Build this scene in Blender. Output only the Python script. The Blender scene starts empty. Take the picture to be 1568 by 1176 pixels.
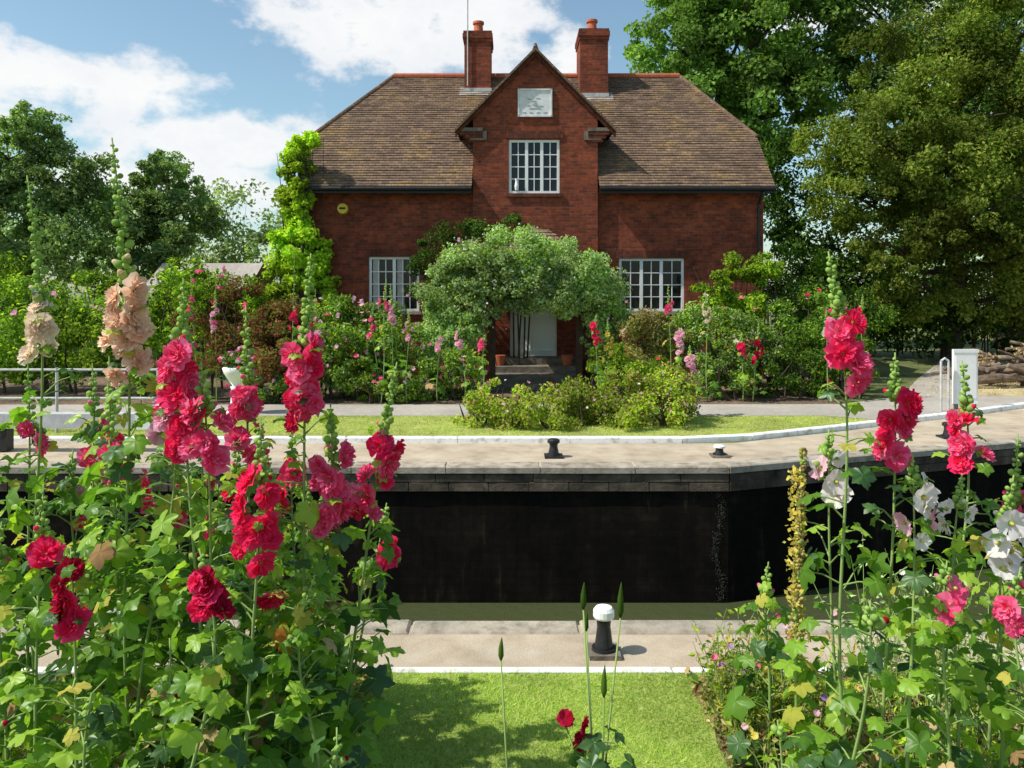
import bpy, math, numpy as np
from mathutils import Vector
rng=np.random.default_rng(7)
R=math.radians
scene=bpy.context.scene
# ---------------------------------------------------------------- materials
def newmat(name):
    m=bpy.data.materials.new(name); m.use_nodes=True
    nt=m.node_tree; b=nt.nodes['Principled BSDF']
    return m,nt,b
def ramp(nt,cols,interp='LINEAR'):
    r=nt.nodes.new('ShaderNodeValToRGB'); cr=r.color_ramp; cr.interpolation=interp
    n=len(cols)
    while len(cr.elements)<n: cr.elements.new(0.5)
    for i,c in enumerate(cols):
        if len(c)==4: p,c=c[0],c[1:]
        else: p=i/(n-1)
        cr.elements[i].position=p; cr.elements[i].color=(*c,1)
    return r
def noise(nt,scale,detail=4,rough=0.6,coord='Object',vec=None):
    n=nt.nodes.new('ShaderNodeTexNoise'); n.inputs['Scale'].default_value=scale
    n.inputs['Detail'].default_value=detail; n.inputs['Roughness'].default_value=rough
    if vec is None:
        tc=nt.nodes.new('ShaderNodeTexCoord'); vec=tc.outputs[coord]
    nt.links.new(vec,n.inputs['Vector']); return n
def mixc(nt,fac,a,b,mode='MIX'):
    m=nt.nodes.new('ShaderNodeMix'); m.data_type='RGBA'; m.blend_type=mode
    for s,v in ((m.inputs[0],fac),(m.inputs[6],a),(m.inputs[7],b)):
        if hasattr(v,'links') or hasattr(v,'is_linked'): nt.links.new(v,s)
        elif isinstance(v,(int,float)): s.default_value=v
        else: s.default_value=(*v,1)
    return m.outputs[2]
def M_noise(name,cols,scale=5,rough=0.8,bump=0.0,bscale=None,big=None,spec=0.3,metal=0):
    m,nt,b=newmat(name)
    n=noise(nt,scale); r=ramp(nt,cols); 
    mr=nt.nodes.new('ShaderNodeMapRange'); mr.inputs[1].default_value=0.3; mr.inputs[2].default_value=0.7
    nt.links.new(n.outputs['Fac'],mr.inputs[0]); nt.links.new(mr.outputs[0],r.inputs[0])
    out=r.outputs[0]
    if big:
        n2=noise(nt,big[0],3); r2=ramp(nt,[(0.35,)+(big[1],)*3,(0.65,1,1,1)]); nt.links.new(n2.outputs['Fac'],r2.inputs[0])
        out=mixc(nt,1.0,out,r2.outputs[0],'MULTIPLY')
    nt.links.new(out,b.inputs['Base Color'])
    b.inputs['Roughness'].default_value=rough; b.inputs['Specular IOR Level'].default_value=spec; b.inputs['Metallic'].default_value=metal
    if bump:
        n3=noise(nt,bscale or scale*3,4); bp=nt.nodes.new('ShaderNodeBump'); bp.inputs['Strength'].default_value=bump; bp.inputs['Distance'].default_value=0.02
        nt.links.new(n3.outputs['Fac'],bp.inputs['Height']); nt.links.new(bp.outputs[0],b.inputs['Normal'])
    return m
def M_leaf(name,cols,trans=0.42,rough=0.5,spec=0,big=0.65,bigs=0.7,tboost=(1.35,1.45,0.6),gain=1.9):
    m,nt,b=newmat(name); cols=[tuple(min(.93,q*gain) for q in c) for c in cols]
    g=nt.nodes.new('ShaderNodeNewGeometry'); r=ramp(nt,cols); nt.links.new(g.outputs['Random Per Island'],r.inputs[0])
    c=r.outputs[0]
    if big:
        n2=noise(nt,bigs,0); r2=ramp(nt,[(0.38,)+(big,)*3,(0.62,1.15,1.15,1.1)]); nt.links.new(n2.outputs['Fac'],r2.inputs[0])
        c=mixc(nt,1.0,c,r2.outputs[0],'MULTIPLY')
    if spec==0:
        nt.nodes.remove(b); b=nt.nodes.new('ShaderNodeBsdfDiffuse'); nt.links.new(c,b.inputs[0])
    else:
        nt.links.new(c,b.inputs['Base Color']); b.inputs['Roughness'].default_value=rough; b.inputs['Specular IOR Level'].default_value=spec
    t=nt.nodes.new('ShaderNodeBsdfTranslucent'); c2=mixc(nt,1.0,c,tboost,'MULTIPLY'); nt.links.new(c2,t.inputs[0])
    mx=nt.nodes.new('ShaderNodeMixShader'); mx.inputs[0].default_value=trans
    nt.links.new(b.outputs[0],mx.inputs[1]); nt.links.new(t.outputs[0],mx.inputs[2])
    nt.links.new(mx.outputs[0],nt.nodes['Material Output'].inputs[0]); return m
def M_brick(name,c1,c2,mortar,w=0.225,h=0.075,ms=0.008,var=None,slope=1.0,bump=0.4,streak=None):
    m,nt,b=newmat(name)
    tc=nt.nodes.new('ShaderNodeTexCoord'); s=nt.nodes.new('ShaderNodeSeparateXYZ'); nt.links.new(tc.outputs['Object'],s.inputs[0])
    a=nt.nodes.new('ShaderNodeMath'); nt.links.new(s.outputs[0],a.inputs[0]); nt.links.new(s.outputs[1],a.inputs[1])
    z=nt.nodes.new('ShaderNodeMath'); z.operation='MULTIPLY'; z.inputs[1].default_value=slope; nt.links.new(s.outputs[2],z.inputs[0])
    cb=nt.nodes.new('ShaderNodeCombineXYZ'); nt.links.new(a.outputs[0] if slope==1.0 else s.outputs[0],cb.inputs[0]); nt.links.new(z.outputs[0],cb.inputs[1])
    bt=nt.nodes.new('ShaderNodeTexBrick'); nt.links.new(cb.outputs[0],bt.inputs['Vector'])
    bt.inputs['Scale'].default_value=1; bt.inputs['Brick Width'].default_value=w; bt.inputs['Row Height'].default_value=h
    bt.inputs['Mortar Size'].default_value=ms; bt.inputs['Color1'].default_value=(*c1,1); bt.inputs['Color2'].default_value=(*c2,1); bt.inputs['Mortar'].default_value=(*mortar,1)
    bt.inputs['Mortar Smooth'].default_value=0.3
    n=noise(nt,1.1,4,0.65); r=ramp(nt,var or [(0.3,0.6,0.6,0.62),(0.7,1.2,1.15,1.1)]); nt.links.new(n.outputs['Fac'],r.inputs[0])
    c=mixc(nt,1.0,bt.outputs[0],r.outputs[0],'MULTIPLY')
    n4=noise(nt,9,3,0.7); r4=ramp(nt,[(0.3,0.65,0.65,0.65),(0.7,1.2,1.2,1.2)]); nt.links.new(n4.outputs['Fac'],r4.inputs[0])
    c=mixc(nt,1.0,c,r4.outputs[0],'MULTIPLY')
    if streak:
        mp=nt.nodes.new('ShaderNodeMapping'); mp.inputs['Scale'].default_value=streak; nt.links.new(tc.outputs['Object'],mp.inputs[0])
        n5=noise(nt,1.0,5,.7,vec=mp.outputs[0]); r5=ramp(nt,[(0.45,.7,.7,.7),(0.62,1.2,1.15,1.05),(0.74,5,4.6,3.8)]); nt.links.new(n5.outputs['Fac'],r5.inputs[0]); c=mixc(nt,1.0,c,r5.outputs[0],'MULTIPLY')
    nt.links.new(c,b.inputs['Base Color']); b.inputs['Roughness'].default_value=0.85; b.inputs['Specular IOR Level'].default_value=0.2
    bp=nt.nodes.new('ShaderNodeBump'); bp.inputs['Strength'].default_value=bump; bp.inputs['Distance'].default_value=0.01; bp.invert=True
    nt.links.new(bt.outputs['Fac'],bp.inputs['Height']); nt.links.new(bp.outputs[0],b.inputs['Normal']); return m
brick=M_brick('brick',(0.34,0.075,0.034),(0.17,0.044,0.026),(0.18,0.09,0.058))
tile=M_brick('roof_tile',(0.25,0.17,0.11),(0.14,0.1,0.072),(0.07,0.05,0.04),0.17,0.11,0.006,[(0.25,0.6,0.53,0.53),(0.5,1,.95,.93),(0.75,1.4,1.27,0.82)],1.41,0.3)
ridge_m=M_noise('ridge_tile',[(0.5,0.13,0.06),(0.36,0.1,0.05)],6)
pot_m=M_noise('chimney_pot_clay',[(0.6,0.17,0.08),(0.45,0.12,0.06)],6)
white=M_noise('white_paint',[(0.83,0.83,0.8),(0.88,0.88,0.86)],8,0.5,big=(2.5,0.92))
kerbw=M_noise('worn_white_paint',[(0.5,0.48,0.42),(0.83,0.83,0.81),(0.86,0.86,0.84)],9,0.7,0.3)
blackm=M_noise('black_iron',[(0.012,0.012,0.014),(0.03,0.03,0.032)],20,0.4,0.2)
lead=M_noise('lead',[(0.4,0.4,0.4),(0.6,0.6,0.58)],8,0.6)
stone=M_noise('coping_stone',[(0.22,0.185,0.14),(0.42,0.36,0.28),(0.52,0.45,0.36)],7,0.9,0.4,40,(1.2,0.7))
steps_m=M_noise('step_stone',[(0.1,0.085,0.065),(0.26,0.22,0.17)],7,0.9,0.4)
wetst=M_noise('stained_stone',[(0.05,0.04,0.028),(0.11,0.085,0.06),(0.19,0.145,0.1)],5,0.9,0.6,40,(1.6,0.55))
pale=M_noise('plaque_stone',[(0.6,0.6,0.6),(0.85,0.85,0.85)],6,0.8)
plaqued=M_noise('weathered_plaque_relief',[(0.28,0.28,0.27),(0.5,0.5,0.48)],12,0.8)
glass,nt,b=newmat('window_glass'); b.inputs['Base Color'].default_value=(0.012,0.015,0.018,1); b.inputs['Roughness'].default_value=0.04; b.inputs['Specular IOR Level'].default_value=.35
curtain=M_noise('curtain_cloth',[(0.5,0.48,0.42),(0.35,0.33,0.3)],12)
doorm=M_noise('door_paint',[(0.82,0.86,0.79),(0.86,0.88,0.83)],5,0.5)
wood=M_noise('dark_wood',[(0.05,0.03,0.02),(0.1,0.065,0.04)],8,0.8,0.4)
bark=M_noise('bark',[(0.04,0.03,0.022),(0.11,0.08,0.055)],9,0.9,0.6)
logm=M_noise('weathered_log',[(0.05,0.035,0.025),(0.17,0.12,0.085),(.3,.23,.17)],5,0.9,0.5)
yellow=M_noise('yellow_plastic',[(0.7,0.5,0.03),(0.75,0.55,0.05)],5,0.4)
soil=M_noise('soil',[(0.07,0.045,0.03),(0.2,0.135,0.09),(0.36,0.26,0.18)],14,1,0.8,50,(1.0,0.6))
groundm=M_noise('ground_earth_grass',[(0.08,0.09,0.03),(0.14,0.17,0.05),(0.2,0.18,0.09)],3,1,0.5,30,(0.4,0.7))
lawnm=M_noise('lawn_grass',[(0.2,0.3,0.05),(0.3,0.39,0.08),(0.4,0.44,0.13)],16,1,0.3,90,(1.3,0.75))
farlawn=M_noise('far_lawn_grass',[(0.26,0.3,0.06),(0.37,0.4,0.1),(0.5,0.45,0.18)],6,1,0.4,70,(1.0,0.75))
drym=M_noise('dry_grass',[(0.36,0.28,0.13),(0.5,0.4,0.22),(0.6,0.5,0.3)],3,1,0.5,50,(0.7,0.75))
pathm=M_noise('path_tarmac',[(0.38,0.34,0.29),(0.49,0.44,0.38)],9,0.95,0.3,80,(0.8,0.8))
def pav(name,cols):
    m=M_noise(name,cols,3.2,0.95,0.35,120,(0.9,0.8)); nt=m.node_tree; b=nt.nodes['Principled BSDF']
    src=b.inputs['Base Color'].links[0].from_socket
    n=noise(nt,160,3,0.8); r=ramp(nt,[(0.3,0.72,0.7,0.68),(0.6,1.08,1.08,1.08)]); nt.links.new(n.outputs['Fac'],r.inputs[0])
    nt.links.new(mixc(nt,1.0,src,r.outputs[0],'MULTIPLY'),b.inputs['Base Color']); return m
pavm=pav('lockside_paving',[(0.42,0.335,0.235),(0.54,0.44,0.32),(0.6,0.51,0.39)])
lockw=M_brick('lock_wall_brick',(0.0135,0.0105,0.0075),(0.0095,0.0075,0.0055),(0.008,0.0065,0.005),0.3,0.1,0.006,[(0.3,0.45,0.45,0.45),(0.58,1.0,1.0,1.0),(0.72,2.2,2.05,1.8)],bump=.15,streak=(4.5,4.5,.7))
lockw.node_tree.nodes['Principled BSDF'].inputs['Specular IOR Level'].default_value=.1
water,nt,b=newmat('water'); b.inputs['Base Color'].default_value=(0.06,0.072,0.03,1); b.inputs['Roughness'].default_value=0.06
n=noise(nt,6,3); bp=nt.nodes.new('ShaderNodeBump'); bp.inputs['Strength'].default_value=0.4; bp.inputs['Distance'].default_value=0.03
nt.links.new(n.outputs['Fac'],bp.inputs['Height']); nt.links.new(bp.outputs[0],b.inputs['Normal'])
# foliage
L_holly=M_leaf('hollyhock_leaf',[(0.05,0.115,0.012),(0.09,0.18,0.018),(0.15,0.26,0.025),(0.23,0.33,0.04)],0.5,0.4,0.45,None,2.0,gain=1.8)
L_hdark=M_leaf('dark_hollyhock_leaf',[(0.03,0.08,0.02),(0.06,0.13,0.03)],0.35,0.4,0.5,None,2.0,gain=1.3)  # dark green leaf; its colour also carries the shadow on the near right stalk
L_stem=M_leaf('plant_stem',[(0.12,0.18,0.05),(0.18,0.24,0.08)],0.1,big=None)
L_bud=M_leaf('bud_green',[(0.14,0.22,0.05),(0.22,0.3,0.08)],0.3,big=None)
L_yel=M_leaf('yellow_leaf',[(0.3,0.3,0.05),(0.4,0.35,0.08)],0.4,gain=1.4,big=None)
L_dead=M_leaf('dead_leaf',[(0.1,0.05,0.025),(0.25,0.17,0.08),(0.35,0.28,0.15)],0.2,big=None)
L_mid=M_leaf('shrub_leaf',[(0.04,0.075,0.013),(0.07,0.135,0.02),(0.12,0.19,0.028)])
L_dark=M_leaf('dark_leaf',[(0.018,0.035,0.01),(0.03,0.06,0.014),(0.05,0.085,0.02)],0.3)
L_lime=M_leaf('lime_leaf',[(0.13,0.2,0.02),(0.24,0.33,0.03),(0.34,0.42,0.045)],0.5)
L_red=M_leaf('purple_red_leaf',[(0.08,0.035,0.022),(0.15,0.055,0.03),(0.12,0.1,0.035),(0.2,0.09,0.045)],0.35)
L_grey=M_leaf('grey_green_leaf',[(0.11,0.16,0.06),(0.2,0.27,0.11),(0.34,0.42,0.24)],0.4)
L_beige=M_leaf('beige_leaf',[(0.19,0.17,0.06),(0.3,0.23,0.1),(0.16,0.19,0.05)],0.35)
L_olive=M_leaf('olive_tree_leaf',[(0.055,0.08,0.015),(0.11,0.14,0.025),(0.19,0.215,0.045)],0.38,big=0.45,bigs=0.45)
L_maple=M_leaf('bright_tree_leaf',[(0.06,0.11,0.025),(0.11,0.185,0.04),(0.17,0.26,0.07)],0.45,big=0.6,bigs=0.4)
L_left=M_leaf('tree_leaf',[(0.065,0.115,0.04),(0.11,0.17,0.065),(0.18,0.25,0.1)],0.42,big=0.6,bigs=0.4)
L_bg=M_leaf('distant_leaf',[(0.13,0.18,0.08),(0.2,0.26,0.11),(0.28,0.34,0.16)],0.4,bigs=0.3)
def petal(name,a,b2,t=0.42): return M_leaf(name,[a,b2],t,0.6,0,None,3,(1.1,1.0,1.0),1.0)
P_pink=petal('petal_hot_pink',(0.9,0.04,0.17),(0.93,0.26,0.46))
P_red=petal('petal_crimson',(0.85,0.015,0.09),(0.92,0.07,0.22))
P_deep=petal('petal_deep_red',(0.32,0.008,0.02),(0.6,0.02,0.08))
P_peach=petal('petal_peach',(0.88,0.6,0.42),(0.92,0.78,0.62))
P_cream=petal('petal_cream',(0.86,0.72,0.54),(0.92,0.84,0.68))
P_white=petal('petal_white',(0.84,0.8,0.76),(0.9,0.88,0.86))
P_pale=petal('petal_pale_pink',(0.88,0.38,0.55),(0.9,0.65,0.73))
P_purp=petal('petal_purple',(0.4,0.2,0.5),(0.6,0.35,0.65))
P_yel=petal('petal_yellow',(0.75,0.6,0.08),(0.8,0.7,0.2))
P_orange=petal('petal_orange',(0.6,0.2,0.03),(0.7,0.35,0.08))
# ---------------------------------------------------------------- mesh builder
class MB:
    def __init__(s): s.V=[];s.Q=[];s.T=[];s.mq=[];s.mt=[];s.n=0;s.mats=[]
    def mi(s,m):
        if m not in s.mats: s.mats.append(m)
        return s.mats.index(m)
    def add(s,V,Q=None,mat=None,T=None):
        V=np.asarray(V,float).reshape(-1,3); k=s.mi(mat)
        if Q is not None and len(Q):
            Q=np.asarray(Q,int).reshape(-1,4); s.Q.append(Q+s.n); s.mq.append(np.full(len(Q),k))
        if T is not None and len(T):
            T=np.asarray(T,int).reshape(-1,3); s.T.append(T+s.n); s.mt.append(np.full(len(T),k))
        s.V.append(V); s.n+=len(V)
    def box(s,x0,x1,y0,y1,z0,z1,mat):
        V=[(x,y,z) for x in (x0,x1) for y in (y0,y1) for z in (z0,z1)]
        s.add(V,[(0,1,3,2),(4,6,7,5),(0,4,5,1),(2,3,7,6),(0,2,6,4),(1,5,7,3)],mat)
    def quad(s,a,b,c,d,mat): s.add([a,b,c,d],[(0,1,2,3)],mat)
    def tri(s,a,b,c,mat): s.add([a,b,c],None,mat,[(0,1,2)])
    def tube(s,path,rad,mat,k=7,cap=True):
        P=np.asarray(path,float); n=len(P); rad=np.broadcast_to(np.asarray(rad,float),(n,))
        d=np.gradient(P,axis=0); d/=np.linalg.norm(d,axis=1)[:,None]+1e-9
        ref=np.array([0.0,1,0]) if abs(d[0][1])<0.8 else np.array([1.0,0,0])
        a=np.cross(d,ref); a/=np.linalg.norm(a,axis=1)[:,None]+1e-9; b=np.cross(d,a)
        th=np.arange(k)/k*2*math.pi
        V=P[:,None]+rad[:,None,None]*(np.cos(th)[None,:,None]*a[:,None]+np.sin(th)[None,:,None]*b[:,None])
        i=np.arange(n-1)[:,None]*k; j=np.arange(k)[None]; j2=(j+1)%k
        Q=np.stack([i+j,i+j2,i+k+j2,i+k+j],-1).reshape(-1,4)
        V=V.reshape(-1,3); T=[]
        if cap:
            V=np.vstack([V,P[:1],P[-1:]]); c0=n*k; c1=c0+1
            T=[(c0,(q+1)%k,q) for q in range(k)]+[(c1,(n-1)*k+q,(n-1)*k+(q+1)%k) for q in range(k)]
        s.add(V,Q,mat,T)
    def tmpl(s,t,mat,pos,X,Y,Z,sc):
        V,Q=t; B=np.stack([X,Y,Z]); s.add((V*sc)@B+np.asarray(pos),Q,mat)
    def build(s,name,parent=None,smooth=False):
        V=np.concatenate(s.V); me=bpy.data.meshes.new(name)
        Q=np.concatenate(s.Q) if s.Q else np.zeros((0,4),int); T=np.concatenate(s.T) if s.T else np.zeros((0,3),int)
        me.vertices.add(len(V)); me.vertices.foreach_set('co',V.ravel().astype(np.float32))
        L=np.concatenate([Q.ravel(),T.ravel()]); me.loops.add(len(L)); me.loops.foreach_set('vertex_index',L.astype(np.int32))
        st=np.concatenate([np.arange(len(Q))*4,len(Q)*4+np.arange(len(T))*3]); me.polygons.add(len(st)); me.polygons.foreach_set('loop_start',st.astype(np.int32))
        mi=np.concatenate((s.mq or [np.zeros(0)])+(s.mt or [])); 
        me.polygons.foreach_set('material_index',mi.astype(np.int32))
        me.polygons.foreach_set('use_smooth',np.full(len(st),bool(smooth)))
        for m in s.mats: me.materials.append(m)
        me.update(calc_edges=True); me.validate()
        o=bpy.data.objects.new(name,me); scene.collection.objects.link(o)
        if parent: o.parent=parent
        return o
def empty(name):
    o=bpy.data.objects.new(name,None); scene.collection.objects.link(o); return o
def unit(v): 
    v=np.asarray(v,float); return v/(np.linalg.norm(v,axis=-1,keepdims=True)+1e-9)
# ---------------------------------------------------------------- foliage
def cloud(blobs,n,sub=0.33,K=26,flat=0.75,shell=(0.5,1.0)):
    vol=np.array([ (b[3]*b[4]*b[5])**0.75 for b in blobs]); w=vol/vol.sum(); P=[];N=[]
    for b,wi in zip(blobs,w):
        m=int(n*wi)+1; c=np.array(b[:3]); r=np.array(b[3:6])
        d=unit(rng.normal(size=(K,3))); sc=c+d*r*rng.uniform(*shell,(K,1)); sr=r.mean()*sub*rng.uniform(0.55,1.3,K)
        k=rng.integers(0,K,m); o=unit(rng.normal(size=(m,3))); rr=rng.uniform(0,1,(m,1))**0.45
        p=sc[k]+o*rr*sr[k][:,None]*np.array([1,1,flat])
        P.append(p); N.append(unit(o*0.7+unit(p-c)*0.6+np.array([0,0,0.4])))
    return np.concatenate(P),np.concatenate(N)
def leaves(mb,P,N,size,mat,asp=0.55,jit=0.7,var=0.35):
    n=len(P)
    if n==0: return
    N=unit(N+rng.normal(size=(n,3))*jit); t=unit(np.cross(N,rng.normal(size=(n,3)))); b=np.cross(N,t)
    s=size*rng.uniform(1-var,1+var,(n,1))/2
    V=np.stack([P-t*s,P+b*s*asp-t*s*0.1,P+t*s,P-b*s*asp-t*s*0.1],1)
    V[:,2]-=N*s*0.35; V[:,0]-=N*s*0.2
    Q=np.arange(n*4).reshape(n,4); mb.add(V.reshape(-1,3),Q,mat)
def keep_z(P,N,z=0.02):
    k=P[:,2]>z; return P[k],N[k]
def shrub(name,blobs,n,size,mats,flowers=(),sub=0.33,stems=True,asp=0.55,K=26):
    mb=MB()
    P,N=keep_z(*cloud(blobs,n,sub,K)); w=rng.uniform(0,1,len(P)); acc=0
    for m,f in mats:
        k=(w>=acc)&(w<acc+f); acc+=f; leaves(mb,P[k],N[k],size,m,asp)
    for m,cnt,fs in flowers:
        P,N=cloud(blobs,cnt*3,0.2,40,1,(0.85,1.1)); P,N=keep_z(P,N,0.3); P,N=P[:cnt*3],N[:cnt*3]
        q=rng.permutation(len(P))[:cnt]; P,N=P[q],unit(N[q]+np.array([0,-0.4,0.3]))
        for _ in range(3): leaves(mb,P+rng.normal(size=P.shape)*fs*0.2,N,fs,m,0.95,0.5)
    if stems:
        for b in blobs:
            for _ in range(5):
                x,y=b[0]+rng.normal()*b[3]*.3,b[1]+rng.normal()*b[4]*.3
                mb.tube([(x,y,0),(x+rng.normal()*.1,y,b[2]*.5),(x+rng.normal()*b[3]*.4,y+rng.normal()*b[4]*.4,b[2]+b[5]*.6)],[.03,.02,.006],bark,5)
    return mb.build(name)
def tree(name,base,h,tr,blobs,n,size,mats,lean=(0,0),sub=0.3,K=40,asp=0.55):
    mb=MB(); bx,by=base
    top=np.array([bx+lean[0],by+lean[1],h*0.8]); B=np.array([bx,by,0.])
    path=[B+(top-B)*t+np.array([math.sin(t*5)*.12,math.cos(t*4)*.1-.1,0]) for t in np.linspace(0,1,8)]
    mb.tube(path,np.linspace(tr,tr*.25,8),bark,9)
    for b in blobs:
        c=np.array(b[:3]); t=np.clip((c[2]-b[5]*.6)/h,0.2,0.75); s=B+(top-B)*t/0.8
        mid=(s+c)/2+np.array([0,0,-.1*np.linalg.norm(c-s)])
        mb.tube([s,mid,c,c+(c-s)*.15],[tr*.34,tr*.22,tr*.12,tr*.03],bark,6)
        for _ in range(5):
            d=unit(rng.normal(size=3))*np.array(b[3:6])*.85; mb.tube([c-(c-s)*.2,c+d*.5,c+d],[tr*.1,tr*.06,.01],bark,5)
    P,N=keep_z(*cloud(blobs,n,sub,K),0.3); w=rng.uniform(0,1,len(P)); acc=0
    for m,f in mats:
        k=(w>=acc)&(w<acc+f); acc+=f; leaves(mb,P[k],N[k],size,m,asp)
    return mb.build(name)
# ---------------------------------------------------------------- templates
def ring_t(rf,zf,rs,k,a0=0,a1=2*math.pi,closed=True):
    th=a0+(a1-a0)*np.arange(k if closed else k+1)/k
    V=[];m=len(th)
    for r in rs:
        rr=rf(th)*r; V.append(np.stack([rr*np.sin(th),rr*np.cos(th),zf(th,r)],1))
    V=np.concatenate(V); Q=[]
    for i in range(len(rs)-1):
        for j in range(k):
            j2=(j+1)%m; Q.append((i*m+j,i*m+j2,(i+1)*m+j2,(i+1)*m+j))
    return V,np.array(Q)
def holly_leaf(seed):
    r=np.random.default_rng(seed); ph=r.uniform(-.15,.15); lob=r.uniform(.1,.2); dr=r.uniform(.1,.45)
    rf=lambda th:(0.78+lob*np.cos(5*th+ph)+0.05*np.cos(15*th)+.03*np.sin(11*th+seed))*(1-0.25*np.exp(-((np.abs(th)-math.pi)**2)/.15))*(1+.07*np.sin(3*th+seed))
    zf=lambda th,q:-dr*q*q*(0.6+0.4*np.cos(th))+0.09*np.cos(5*th+math.pi)*q+0.1*np.sin(2*th+seed)*q**2+.05*np.sin(9*th+seed)*q**3
    return ring_t(rf,zf,[0.02,0.4,0.75,1.0],30,-math.pi*0.97,math.pi*0.97,False)
HL=[holly_leaf(i) for i in range(8)]
def patch(L,W,cup,ruf,r):
    v=np.linspace(0.03,1,5)[:,None]; u=np.linspace(-1,1,7)[None,:]; s=r.uniform(0,6)
    w=W*v**.75*(1-.1*v**4); x=u*w; y=L*v*(1-.1*u*u*v)+0*u-.08*L*np.exp(-u*u*14)*v**6
    z=cup*v**1.3+ruf*np.sin(u*5+s)*v**2+ruf*.7*np.sin(u*11+s*2)*v**3-.1*v**5+.12*u*u*v
    V=np.stack([x+0*v,y,z],-1).reshape(-1,3); Q=[(i*7+j,i*7+j+1,(i+1)*7+j+1,(i+1)*7+j) for i in range(4) for j in range(6)]
    return V,np.array(Q)
def flower_t(seed,double):
    r=np.random.default_rng(seed); Vs=[];Qs=[];n=0
    spec=[(k*2*math.pi/5+r.normal()*.08,1.0*r.uniform(.92,1.08),.66,.38 if not double else .2,.09,.012*k) for k in range(5)]
    if double:
        spec+=[(k*2*math.pi/6+.4+r.normal()*.2,.72*r.uniform(.85,1.1),.42,.45,.12,.06) for k in range(6)]
        spec+=[(k*2*math.pi/5+r.normal()*.3,.48*r.uniform(.8,1.15),.32,.55,.12,.1) for k in range(5)]
        spec+=[(k*2.1+r.normal()*.3,.26,.2,.45,.08,.16) for k in range(3)]
    for a,L,W,cup,ruf,dz in spec:
        V,Q=patch(L,W,cup,ruf,r); c,s=math.cos(a),math.sin(a); V=np.stack([V[:,0]*c-V[:,1]*s,V[:,0]*s+V[:,1]*c,V[:,2]+dz],1); Vs.append(V);Qs.append(Q+n);n+=len(V)
    return np.concatenate(Vs),np.concatenate(Qs)
FD=[flower_t(i,True) for i in range(5)]; FS=[flower_t(i+9,False) for i in range(4)]
def ball_t(k=7,m=5):
    th=np.arange(k)/k*2*math.pi; V=[]
    for i in range(m+1):
        a=math.pi*(0.02+.96*i/m); V.append(np.stack([np.sin(a)*np.cos(th),np.sin(a)*np.sin(th),np.full(k,-math.cos(a))*1.15],1))
    Q=[(i*k+j,i*k+(j+1)%k,(i+1)*k+(j+1)%k,(i+1)*k+j) for i in range(m) for j in range(k)]
    return np.concatenate(V),np.array(Q)
BALL=ball_t()
def frame(n,up=(0,0,1)):
    n=unit(n); x=unit(np.cross(up,n)+1e-6); y=np.cross(n,x); return x,y,n
def put_leaf(mb,s,dirh,pet,size,mat,stem=L_stem,tilt=None):
    d=np.array([math.cos(dirh),math.sin(dirh),0]); rise=rng.uniform(.1,.7)
    e=s+d*pet+np.array([0,0,pet*rise]); m=s+d*pet*.5+np.array([0,0,pet*rise*.75])
    mb.tube([s,m,e],[.004,.003,.0025],stem,4,False)
    t=rng.uniform(-.1,1.1) if tilt is None else tilt
    tip=unit(d*math.cos(t)-np.array([0,0,math.sin(t)])+rng.normal(size=3)*.2)
    n=unit(d*math.sin(t)+np.array([0,0,math.cos(t)])+rng.normal(size=3)*.3); x=unit(np.cross(tip,n)); n=np.cross(x,tip)
    mb.tmpl(HL[rng.integers(8)],mat,e,x,tip,n,size)
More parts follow.
